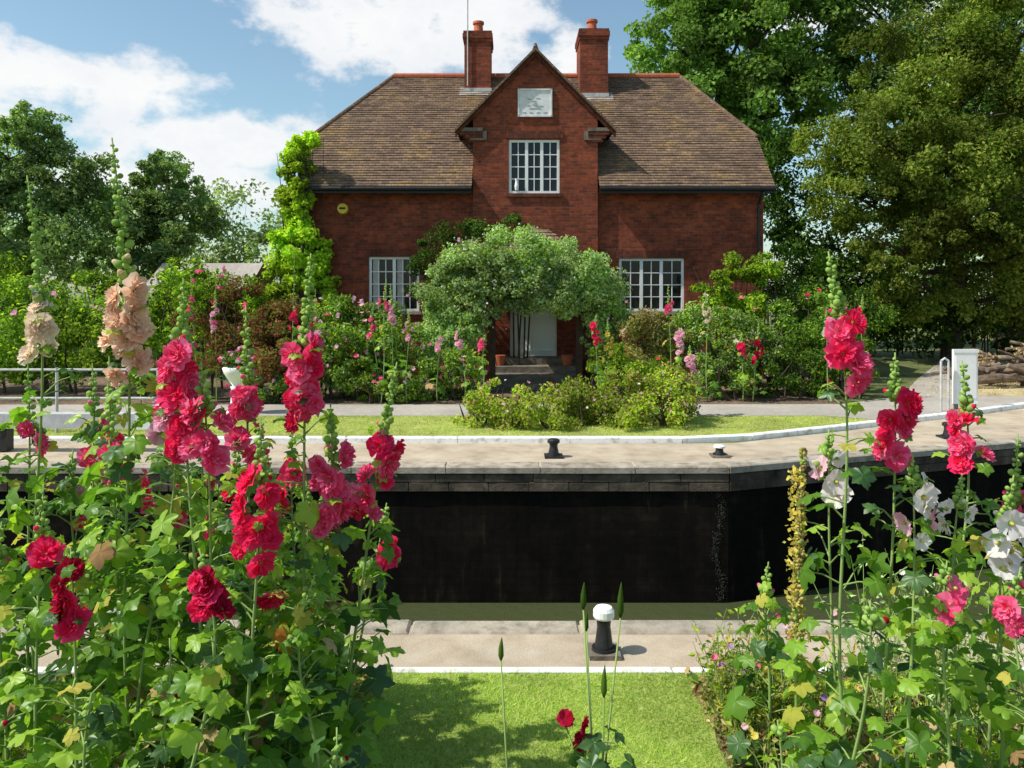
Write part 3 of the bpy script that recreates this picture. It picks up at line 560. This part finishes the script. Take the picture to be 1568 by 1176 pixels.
shrub('dark_shrub',[B(6.3,17.8,1.2,.9,.8,1.1),B(7.1,18.2,1.2,.8,.8,1.0),B(6.0,16.9,.5,.9,.6,.6),B(7.0,17.0,.4,.7,.5,.5)],17000,.075,[(L_dark,.2),(L_mid,.7),(L_lime,.1)],[(P_red,12,.09),(P_pale,10,.06)])
shrub('green_shrub',[B(7.9,20,1.4,.9,.8,1.3),B(9.0,21.5,1.4,1.1,.9,1.4),B(8.2,22.5,2.6,1.2,1,1.4)],14000,.095,[(L_mid,.7),(L_dark,.2),(L_lime,.1)])
shrub('island_flower_bed',[B(-.55,13.3,.2,.45,.4,.3),B(.1,13.0,.24,.5,.4,.3),B(.8,13.1,.2,.5,.45,.3),B(1.2,13.4,.4,.4,.4,.4),B(1.8,13.1,.3,.5,.45,.4),B(2.5,13.2,.38,.45,.4,.55),B(-.1,13.8,.35,.5,.4,.42),B(1.0,13.9,.3,.6,.4,.36),B(2.0,13.9,.5,.5,.4,.45),B(2.8,13.6,.5,.35,.4,.6)],26000,.06,[(L_lime,.48),(L_mid,.12),(L_beige,.3),(L_red,.1)],[(P_purp,20,.035),(P_pale,25,.045),(P_white,20,.04),(P_red,10,.04)],K=22,sub=.42)
def fh(x,y,h,fz,fm,**k): 
    a=dict(nf=6,fs=.075,ls=.09,nl=18,bud=12,thick=.012); a.update(k); return hollyhock('hollyhock',(x,y),(x+rng.normal()*.05,y,h),fz,fm,**a)
fh(-.95,15.9,1.75,(1.45,1.1),[P_pale]); fh(-.63,15.9,1.4,(1.25,1.05),[P_pink],nf=4); fh(-1.5,16,1.5,(1.3,1.0),[P_pale],nf=4)
fh(1.72,16,1.8,(1.6,1.15),[P_red],nf=7); fh(1.95,16,1.7,(1.4,.9),[P_yel],nf=6)
fh(3.0,14.2,1.6,(1.5,1.1),[P_pale]); fh(3.2,14.1,1.3,(1.1,.8),[P_pale]); fh(2.9,13.9,1.0,(.7,.4),[P_pale],nf=4); fh(4.9,16.2,1.6,(1.25,.75),[P_deep,P_red],nf=7); fh(4.7,16.2,1.4,(1.2,.9),[P_red],nf=5)
fh(3.3,16.4,2.4,(2.0,1.8),[P_pink],nf=4); fh(4.0,16.3,2.2,(2.0,1.6),[P_cream]); fh(-2.4,16.2,2.4,(2.0,1.6),[P_pale]); fh(-2.8,16.2,2.0,(1.7,1.3),[P_pink],nf=4); fh(-2.1,15.9,1.9,(1.6,1.2),[P_pale]); fh(-2.6,15.8,2.5,(2.1,1.9),[P_pink],nf=3)
fh(-5.9,15.9,2.3,(1.9,1.4),[P_pale,P_pink]); fh(-6.3,15.9,2.6,(2.1,1.7),[P_pink],nf=4); fh(-4.0,16,2.0,(1.7,1.4),[P_pink],nf=4); fh(-7.4,15.9,2.3,(1.9,1.5),[P_white]); fh(6.4,16.1,1.9,(1.6,1.3),[P_white],nf=4); fh(7.2,16.5,2.2,(1.9,1.7),[P_red],nf=3)
fh(-4.4,15.9,3.0,(1.9,1.5),[P_red],nf=5); fh(-3.9,15.9,2.3,(1.7,1.1),[P_pale],nf=5)
U=empty('flower_urn'); mb=MB(); x,y=-5.04,14.6
mb.tube([(x,y,z) for z in (0,.06,.08,.14,.45,.5,.52,.62,.75,.84,.86)],[.2,.2,.15,.12,.1,.12,.08,.15,.23,.26,.24],white,18); mb.build('urn',U,True)
mb=MB(); P,N=cloud([B(x,y,1.0,.26,.26,.17)],1400); leaves(mb,P,N,.05,L_mid); P,N=cloud([B(x,y,1.03,.3,.3,.2)],500,.2); leaves(mb,P[:250],N[:250],.07,P_pink,.95); leaves(mb,P[250:400],N[250:400],.07,P_white,.95); leaves(mb,P[400:],N[400:],.07,P_purp,.95); mb.build('urn_flowers',U)
# ================================================================ TREES
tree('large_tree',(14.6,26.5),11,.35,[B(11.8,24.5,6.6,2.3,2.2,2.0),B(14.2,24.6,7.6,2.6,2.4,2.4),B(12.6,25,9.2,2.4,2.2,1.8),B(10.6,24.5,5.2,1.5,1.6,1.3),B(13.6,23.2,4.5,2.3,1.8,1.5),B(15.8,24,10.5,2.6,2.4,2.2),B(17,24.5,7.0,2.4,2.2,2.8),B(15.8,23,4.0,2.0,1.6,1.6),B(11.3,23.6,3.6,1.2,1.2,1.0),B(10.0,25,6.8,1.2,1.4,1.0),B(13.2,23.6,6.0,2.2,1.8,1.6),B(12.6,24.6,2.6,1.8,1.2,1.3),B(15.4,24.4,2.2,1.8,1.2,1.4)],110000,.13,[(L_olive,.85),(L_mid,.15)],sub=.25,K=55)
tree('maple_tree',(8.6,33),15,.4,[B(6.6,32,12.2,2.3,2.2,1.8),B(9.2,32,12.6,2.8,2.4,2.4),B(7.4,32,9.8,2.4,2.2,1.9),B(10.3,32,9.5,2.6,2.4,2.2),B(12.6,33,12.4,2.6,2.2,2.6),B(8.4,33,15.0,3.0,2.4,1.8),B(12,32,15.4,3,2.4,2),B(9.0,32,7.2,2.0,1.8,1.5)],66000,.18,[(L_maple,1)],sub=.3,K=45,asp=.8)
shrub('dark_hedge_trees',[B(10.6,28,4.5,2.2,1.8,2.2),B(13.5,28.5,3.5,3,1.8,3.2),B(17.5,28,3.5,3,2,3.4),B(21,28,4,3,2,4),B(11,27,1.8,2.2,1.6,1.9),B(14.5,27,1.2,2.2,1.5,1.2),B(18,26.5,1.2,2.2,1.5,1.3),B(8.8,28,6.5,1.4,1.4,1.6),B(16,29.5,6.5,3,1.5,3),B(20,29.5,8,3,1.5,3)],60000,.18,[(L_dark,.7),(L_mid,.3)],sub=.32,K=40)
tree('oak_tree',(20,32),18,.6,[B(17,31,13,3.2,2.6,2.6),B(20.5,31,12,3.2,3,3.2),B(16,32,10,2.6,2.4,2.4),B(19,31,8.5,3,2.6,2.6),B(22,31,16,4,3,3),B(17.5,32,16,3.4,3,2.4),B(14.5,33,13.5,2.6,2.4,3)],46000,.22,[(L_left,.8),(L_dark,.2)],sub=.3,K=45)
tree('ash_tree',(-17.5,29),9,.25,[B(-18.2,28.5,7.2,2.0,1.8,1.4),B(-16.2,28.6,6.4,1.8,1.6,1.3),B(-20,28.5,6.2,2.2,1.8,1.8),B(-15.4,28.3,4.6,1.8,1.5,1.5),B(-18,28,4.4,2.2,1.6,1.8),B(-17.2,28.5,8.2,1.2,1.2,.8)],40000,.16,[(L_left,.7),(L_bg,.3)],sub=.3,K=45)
tree('ash_tree',(-13.6,32),8.5,.2,[B(-13.8,31.5,6.8,1.3,1.4,1.0),B(-12.9,31.5,5.4,1.6,1.4,1.3),B(-15,31.5,5.4,1.5,1.4,1.4),B(-14,31,4,1.8,1.4,1.4)],28000,.16,[(L_left,.7),(L_bg,.3)],sub=.3,K=40)
shrub('distant_trees',[B(-13,44,4.0,3,2,3.2),B(-16,44,5,3,2,3.6),B(-10,45,3.8,2.5,2,3.2),B(-6.5,44,3,2.5,2,2.6),B(-20,44,4,4,2,4),B(-25,42,5,4,2,5),B(-9.2,43,5.3,1.4,1.2,1.8),B(30,44,5,8,3,8),B(-33,44,5,6,3,6)],45000,.27,[(L_bg,.9),(L_left,.1)],sub=.3,K=40)
shrub('hedge',[B(-14.5,22,1.6,2.0,1.3,1.8),B(-11.6,22,1.6,1.8,1.2,1.6),B(-9.0,21.5,1.6,1.4,1.1,1.5),B(-17.5,23,2.2,2.2,1.6,2.4),B(-9.6,24,2.1,1.2,1,1.2),B(-7.2,20.5,1.5,1.2,1,1.3)],42000,.12,[(L_mid,.6),(L_dark,.1),(L_lime,.3)],[(P_white,30,.12)],K=40)
mb=MB()
for i in range(70):
    x=rng.uniform(11.2,14.6); y=rng.uniform(18.4,20.6); z=.08+rng.uniform(0,1)*max(.1,.85-.25*abs(x-13.1)); a=rng.uniform(-.5,.5) if i%3 else rng.uniform(0,3.1); L=rng.uniform(.25,.9); r=rng.choice([.02,.04,.06,.1])
    d=np.array([math.cos(a)*L,math.sin(a)*L*.6,rng.normal()*.12]); p=np.array([x,y,z]); mb.tube([p-d,p+rng.normal(size=3)*.06,p+d],[r,r*1.1,r*.5],logm,8)
P,N=keep_z(*cloud([B(12.8,19.5,.4,1.6,.9,.4)],1500)); leaves(mb,P,N,.09,L_dead)
mb.build('log_pile')
def bollard(x,y,h,r,cap,z=.02):
    mb=MB(); mb.box(x-r*1.9,x+r*1.9,y-r*1.9,y+r*1.9,z-.015,z+.012,steps_m if cap else blackm)
    mb.tube([(x,y,z+.01),(x,y,z+.03),(x,y,z+h*.1),(x,y,z+h*.55),(x,y,z+h*.72),(x,y,z+h*.76)],[r*1.5,r*1.45,r*1.15,r*.82,r*.9,r*1.15],blackm,18)
    c=white if cap else blackm
    mb.tube([(x,y,z+h*.76),(x,y,z+h*.8),(x,y,z+h*.93),(x,y,z+h),(x,y,z+h+.004)],[r*1.2,r*1.3,r*1.28,r*1.0,r*.3],c,18); return mb.build('mooring_bollard',smooth=False)
bollard(.56,4.86,.27,.05,True); bollard(.56,10.72,.23,.065,False); bollard(2.8,10.75,.14,.06,True); bollard(6.65,12.15,.22,.065,False)
P_=empty('lockside_sign_board'); mb=MB(); x,y=8.5,14.95
mb.box(x-.22,x+.22,y-.04,y+.04,.14,1.16,white); mb.box(x-.24,x+.24,y-.055,y-.041,1.1,1.16,white); mb.box(x-.19,x+.19,y-.05,y-.041,.25,1.05,white)
mb.build('panel',P_); mb=MB()
for dx in (-.17,.17): mb.box(x+dx-.03,x+dx+.03,y-.03,y+.03,0,.138,steps_m)
mb.box(x-.27,x+.27,y-.14,y+.14,.005,.04,stone); mb.build('feet',P_)
mb=MB()
for dx in (-.5,-.36): mb.tube([(x+dx,y-.1,0),(x+dx,y-.1,.95)],.022,lead,8)
mb.tube([(x-.5,y-.1,.95),(x-.43,y-.1,1.0),(x-.36,y-.1,.95)],.022,lead,8); mb.build('guard_rail',P_)
mb=MB()
for z in (.55,1.0): mb.tube([(-12,12.6,z),(-5.6,12.6,z)],.02,lead,8)
for x in np.arange(-12,-5.5,1.6): mb.tube([(x,12.6,0),(x,12.6,1.03)],.024,lead,8)
mb.build('handrail')
mb=MB(); mb.box(-9.5,-5.2,11.0,11.22,.34,.54,lead); mb.box(-5.2,-4.9,10.99,11.23,.33,.55,white); mb.box(-9.3,-9.0,10.7,10.99,.0,.6,blackm); mb.box(-7.2,-7.0,11.03,11.19,.02,.34,blackm); mb.build('lock_gate_beam')
# ================================================================ FOREGROUND HOLLYHOCKS
def hh(bx,tx,y,h,fz,fm,**k):
    yb=y+rng.normal()*.08
    return hollyhock('hollyhock',(bx,yb),(tx,y,h),fz,fm,**k)
hh(-1.95,-2.02,3.3,2.69,(2.14,1.93),[P_cream],nf=7,bud=28,nl=64)
hh(-1.5,-1.55,3.1,2.80,(2.23,1.85),[P_peach],nf=12,bud=28,nl=70)
hh(-1.15,-1.24,3.0,2.26,(1.99,1.58),[P_pink,P_pink,P_red],nf=18,bud=16,nl=54)
hh(-1.1,-1.16,2.95,1.95,(1.78,1.56),[P_pink],nf=8,bud=10,nl=34)
hh(-1.05,-1.14,3.4,2.15,(1.80,1.48),[P_pink],nf=12,bud=18,nl=54)
hh(-.98,-.92,2.9,1.75,(1.52,1.22),[P_red,P_deep,P_red],nf=10,bud=14,nl=50)
hh(-.86,-.79,3.15,2.36,(2.0,1.68),[P_pink,P_pink,P_red],nf=14,bud=24,nl=54)
hh(-.9,-.74,3.2,1.76,(1.55,1.24),[P_pink],nf=12,bud=12,nl=54)
hh(-.8,-.47,3.3,1.92,(1.60,1.26),[P_pink,P_pink,P_red],nf=12,bud=20,nl=44)
hh(-1.45,-1.5,2.7,1.34,(1.28,1.05),[P_deep,P_red],nf=6,bud=6,nl=46,fs=.045)
hh(-1.0,-1.05,2.6,1.36,(1.29,1.13),[P_deep,P_red],nf=6,bud=6,nl=40,fs=.045)
hh(-1.4,-1.36,3.1,1.95,(1.78,1.66),[P_pale,P_pink],nf=5,bud=12,nl=56)
hh(-2.15,-2.2,3.6,1.95,(1.6,1.5),[P_pink],nf=2,bud=12,nl=56)
hh(-1.75,-1.8,3.5,1.8,(1.5,1.35),[P_pink],nf=3,bud=12,nl=56)
hh(-1.0,-1.01,3.7,1.6,(1.4,1.2),[P_red,P_pink],nf=5,bud=12,nl=50)
hh(-1.7,-1.72,2.9,1.5,(1.3,1.2),[P_red],nf=1,bud=10,nl=56)
hh(-.8,-.72,3.0,1.15,(1.0,.85),[P_orange],nf=1,bud=6,nl=46)
hh(-.8,-.6,3.8,1.2,(1.1,.9),[P_red],nf=2,bud=6,nl=50)
hh(-1.3,-1.32,3.5,1.35,(1.2,1.1),[P_pink],nf=2,bud=8,nl=55)
hh(-1.25,-1.2,2.75,1.0,(.8,.6),[P_deep],nf=0,bud=4,nl=40)
hh(-2.3,-2.35,3.2,1.7,(1.5,1.2),[P_pink],nf=1,bud=8,nl=55)
hh(-1.9,-1.9,3.0,1.35,(1.2,1.1),[P_pink],nf=1,bud=8,nl=56)
hh(-1.5,-1.45,3.3,1.6,(1.45,1.2),[P_pink],nf=2,bud=10,nl=56)
hh(-.62,-.55,2.5,.85,(.75,.7),[P_deep],nf=0,bud=4,nl=30,ls=.065,lm=L_hdark)
hh(-1.2,-1.25,2.35,1.0,(.9,.8),[P_deep],nf=0,bud=3,nl=30,ls=.075,lm=L_hdark)
hh(-1.55,-1.6,2.4,1.05,(.9,.8),[P_deep],nf=0,bud=3,nl=34,ls=.08)
hh(-.95,-.9,3.1,1.3,(1.1,1.0),[P_red],nf=1,bud=8,nl=50)
for x,y,h,n_ in ((-2.5,3.7,2.1,1),(-2.1,4.0,1.85,2),(-1.85,3.8,1.9,1),(-1.6,4.1,1.65,2),(-1.35,3.9,1.55,1),(-1.2,4.1,1.4,1),(-1.05,4.0,1.3,0),(-1.0,4.2,1.15,1),(-1.45,3.6,1.5,1),(-2.3,3.5,1.8,0),(-1.95,3.6,1.5,1),(-1.65,3.3,1.6,0),(-1.3,3.2,1.3,1),(-1.1,3.6,1.25,0)):
    hh(x,x+rng.normal()*.05,y,h,(h*.86,h*.72),[P_pink,P_red],nf=n_,bud=10,nl=58,ls=.078)
# right group
hh(1.38,1.175,3.0,2.36,(2.08,1.84),[P_pink,P_pink,P_red],nf=9,bud=22,nl=32)
hh(1.45,1.5,3.1,1.97,(1.79,1.54),[P_red,P_pink],nf=9,bud=12,nl=36)
hh(1.75,1.88,3.3,1.92,(1.69,1.47),[P_red,P_pink],nf=8,bud=14,nl=30)
hh(1.3,1.27,3.2,1.66,(1.56,1.38),[P_white,P_white,P_pale],nf=6,bud=8,nl=34,double=False,fs=.052)
hh(1.5,1.54,3.05,1.58,(1.48,1.25),[P_white,P_white,P_pale],nf=8,bud=8,nl=34,double=False,fs=.052)
hh(1.7,1.76,3.1,1.5,(1.38,1.27),[P_white],nf=4,bud=14,nl=30,double=False,fs=.045)
hh(1.9,1.95,3.1,1.5,(1.32,1.1),[P_white],nf=6,bud=12,nl=34,double=False,fs=.052)
hh(2.1,2.16,3.4,1.6,(1.3,1.2),[P_pink],nf=3,bud=14,nl=40)
hh(1.6,1.6,2.9,1.22,(1.14,1.0),[P_pink],nf=4,bud=7,nl=34,double=False,fs=.05)
hh(1.85,1.87,2.85,1.2,(1.1,1.0),[P_pink],nf=4,bud=6,nl=28,fs=.045)
hh(1.2,1.2,3.7,.95,(.8,.6),[P_pink],nf=0,bud=8,nl=36)
hh(1.03,1.08,2.45,1.27,(1.2,1.1),[P_deep],nf=0,bud=5,nl=26,ls=.065,lm=L_hdark,dead=.15)
hh(.95,.9,2.7,.75,(.7,.6),[P_deep],nf=0,bud=3,nl=16,ls=.075,dead=.2)
mb=MB(); mb.tube([(1.15,3.2,0),(1.14,3.2,.8),(1.17,3.2,1.58)],[.009,.007,.003],L_stem,6)
for i in range(520):
    u=rng.uniform()**.9; z=.8+.78*u; a=rng.uniform(0,6.28); r=(.026-.017*u)*rng.uniform(.5,1.15); p=np.array([1.14+.03*u+math.cos(a)*r,3.2+math.sin(a)*r,z]); X,Y,Z=frame((math.cos(a),math.sin(a),.8)); 
    mb.tmpl(BALL,(L_beige,L_bud,L_beige,L_dead,L_yel)[i%5],p,X,Y,Z,rng.uniform(.004,.008))
P=np.stack([1.14+rng.normal(size=400)*.016,3.2+rng.normal(size=400)*.016,.8+.7*rng.uniform(size=400)**1.1],1); leaves(mb,P,np.tile([0,-1.,.2],(400,1)),.02,P_yel,.7)
for i in range(22): put_leaf(mb,np.array([1.15,3.2,.1+.035*i]),i*2.4,.04,.06,L_yel if i%3==0 else L_holly)
mb.build('mullein_spike',smooth=True)
def tuft(name,x0,x1,y0,y1,n,h,mats,fl=None,size=.04):
    mb=MB()
    for i in range(n):
        x,y=rng.uniform(x0,x1),rng.uniform(y0,y1); hh_=h*rng.uniform(.5,1.2); l=rng.normal(size=2)*.25*hh_
        pts=[np.array([x,y,0]),np.array([x+l[0]*.4,y+l[1]*.4,hh_*.55]),np.array([x+l[0],y+l[1],hh_])]
        mb.tube(pts,[.003,.0025,.001],L_stem,4,False); k=14; t=rng.uniform(.15,1,k)[:,None]
        P=pts[0]*(1-t)**2+2*pts[1]*t*(1-t)+pts[2]*t*t+rng.normal(size=(k,3))*.02; leaves(mb,P,np.tile([0,0,1.],(k,1)),size,mats[i%len(mats)],.45,.9)
        if fl and rng.uniform()<.12: 
            X,Y,Z=frame((rng.normal()*.3,-.6,.7)); mb.tmpl(FS[i%4],fl[i%len(fl)],pts[2],X,Y,Z,.016)
    return mb.build(name,smooth=False)
tuft('small_perennials',1.05,1.5,3.7,4.45,150,.36,[L_mid,L_lime,L_yel,L_beige],[P_pink,P_purp])
tuft('small_perennials',1.05,2.6,3.0,4.4,200,.36,[L_mid,L_lime,L_beige,L_dead],[P_yel,P_pale])
tuft('small_perennials',-2.3,-.85,3.0,4.5,260,.4,[L_mid,L_lime,L_dead],None)
tuft('small_perennials',1.8,2.5,3.6,4.5,110,.7,[L_mid,L_grey],[P_white,P_pale])
mb=MB()
def pod(x,z,y,bx,mat,r,L):
    mb.tube([(bx,y,0),(bx+(x-bx)*.4+.01,y,z*.5),(x,y,z-L)],[.0045,.004,.003],L_stem,6)
    mb.tube([(x,y,z-L),(x,y,z-L*.8),(x,y,z-L*.45),(x+.002,y,z-L*.15),(x+.003,y,z)],[.003,r,r*.9,r*.4,.001],mat,8)
pod(-.04,.95,2.9,-.02,L_mid,.01,.085); pod(.26,1.15,2.9,.29,L_mid,.011,.1); pod(.395,1.15,2.9,.3,L_mid,.012,.13); pod(.335,.85,2.9,.31,L_mid,.011,.12); pod(.28,1.0,3.0,.3,L_mid,.009,.07)
for x,z in ((.19,.68),(.24,.6),(.29,.59),(.25,.66)):
    mb.tube([(.3,2.85,0),(.28,2.85,z*.6),(x,2.85,z-.02)],[.005,.004,.003],L_stem,6); 
    for q in range(2): X,Y,Z=frame((rng.normal()*.8,-.5,rng.normal()*.7)); mb.tmpl(FS[q],P_deep,np.array([x,2.85,z]),X,Y,Z,.03)
for i in range(26): put_leaf(mb,np.array([.3+rng.normal()*.06,2.85+rng.normal()*.05,.1+.02*i]),i*2.4,.08,.055,L_hdark)
mb.build('rose_campion',smooth=True)
# ================================================================ LIGHT / WORLD
el=R(51); az=np.array([-.966,-.26]); sd=Vector((az[0]*math.cos(el),az[1]*math.cos(el),math.sin(el)))
l=bpy.data.lights.new('sun','SUN'); l.energy=5; l.angle=R(.5); l.color=(1,.96,.88); o=bpy.data.objects.new('sun',l); scene.collection.objects.link(o)
o.rotation_euler=sd.to_track_quat('Z','Y').to_euler()
w=bpy.data.worlds.new('World'); scene.world=w; w.use_nodes=True; nt=w.node_tree; bg=nt.nodes['Background']
sky=nt.nodes.new('ShaderNodeTexSky'); sky.sky_type='NISHITA'; sky.sun_disc=False; sky.sun_elevation=el; sky.sun_rotation=math.atan2(az[0],az[1]); sky.air_density=1.0; sky.dust_density=1.2; sky.ozone_density=1.3
nt.links.new(mixc(nt,1.0,sky.outputs[0],(1.05,1.15,1.05),'MULTIPLY'),bg.inputs[0]); bg.inputs[1].default_value=.15
tc=nt.nodes.new('ShaderNodeTexCoord'); 
cur=None
def mth(op,a,b_=None):
    m=nt.nodes.new('ShaderNodeMath'); m.operation=op
    for i,v in enumerate((a,b_)):
        if v is None: continue
        if isinstance(v,(int,float)): m.inputs[i].default_value=v
        else: nt.links.new(v,m.inputs[i])
    return m.outputs[0]
for cx,cz,sx,sz in ((-.17,.335,.14,.05),(-.05,.35,.09,.06),(-.6,.275,.12,.03),(-.47,.255,.09,.035),(-.37,.19,.12,.04),(-.42,.14,.14,.04),(.07,.29,.04,.035),(.5,.4,.2,.05),(-1.1,.3,.3,.07),(1.0,.3,.3,.08)):
    c=unit([cx,1,cz]); v=nt.nodes.new('ShaderNodeVectorMath'); v.operation='SUBTRACT'; nt.links.new(tc.outputs['Generated'],v.inputs[0]); v.inputs[1].default_value=tuple(c)
    v2=nt.nodes.new('ShaderNodeVectorMath'); v2.operation='DIVIDE'; nt.links.new(v.outputs[0],v2.inputs[0]); v2.inputs[1].default_value=(sx*1.15,sx*2,sz*1.15)
    v3=nt.nodes.new('ShaderNodeVectorMath'); v3.operation='LENGTH'; nt.links.new(v2.outputs[0],v3.inputs[0])
    q=mth('SUBTRACT',1.0,v3.outputs['Value']); cur=q if cur is None else mth('MAXIMUM',cur,q)
nz=nt.nodes.new('ShaderNodeTexNoise'); nz.inputs['Scale'].default_value=15; nz.inputs['Detail'].default_value=7; nz.inputs['Roughness'].default_value=.6
mp=nt.nodes.new('ShaderNodeMapping'); mp.inputs['Scale'].default_value=(1,1,1.6); nt.links.new(tc.outputs['Generated'],mp.inputs[0]); nt.links.new(mp.outputs[0],nz.inputs['Vector'])
s=mth('ADD',mth('MAXIMUM',cur,-1.2),mth('MULTIPLY',mth('SUBTRACT',nz.outputs['Fac'],.5),2.3))
mr=nt.nodes.new('ShaderNodeMapRange'); mr.interpolation_type='SMOOTHSTEP'; mr.inputs[1].default_value=-.05; mr.inputs[2].default_value=.55; nt.links.new(s,mr.inputs[0])
bg2=nt.nodes.new('ShaderNodeBackground'); cr=ramp(nt,[(0.4,1,1,.99),(0.75,.88,.9,.94)]); nt.links.new(nz.outputs['Fac'],cr.inputs[0]); nt.links.new(cr.outputs[0],bg2.inputs[0]); bg2.inputs[1].default_value=1.0
mx=nt.nodes.new('ShaderNodeMixShader'); nt.links.new(mth('MULTIPLY',mr.outputs[0],.95),mx.inputs[0]); nt.links.new(bg.outputs[0],mx.inputs[1]); nt.links.new(bg2.outputs[0],mx.inputs[2]); nt.links.new(mx.outputs[0],nt.nodes['World Output'].inputs[0])
cam=bpy.data.cameras.new('camera'); cam.lens=28; cam.sensor_width=36; cam.shift_y=-.088; cam.clip_end=2000; cam.clip_start=.05
co=bpy.data.objects.new('camera',cam); scene.collection.objects.link(co); co.location=(0,0,2.2); co.rotation_euler=(R(90),0,0); scene.camera=co
scene.view_settings.view_transform='Standard'; scene.view_settings.look='None'; scene.view_settings.exposure=0
print('done')
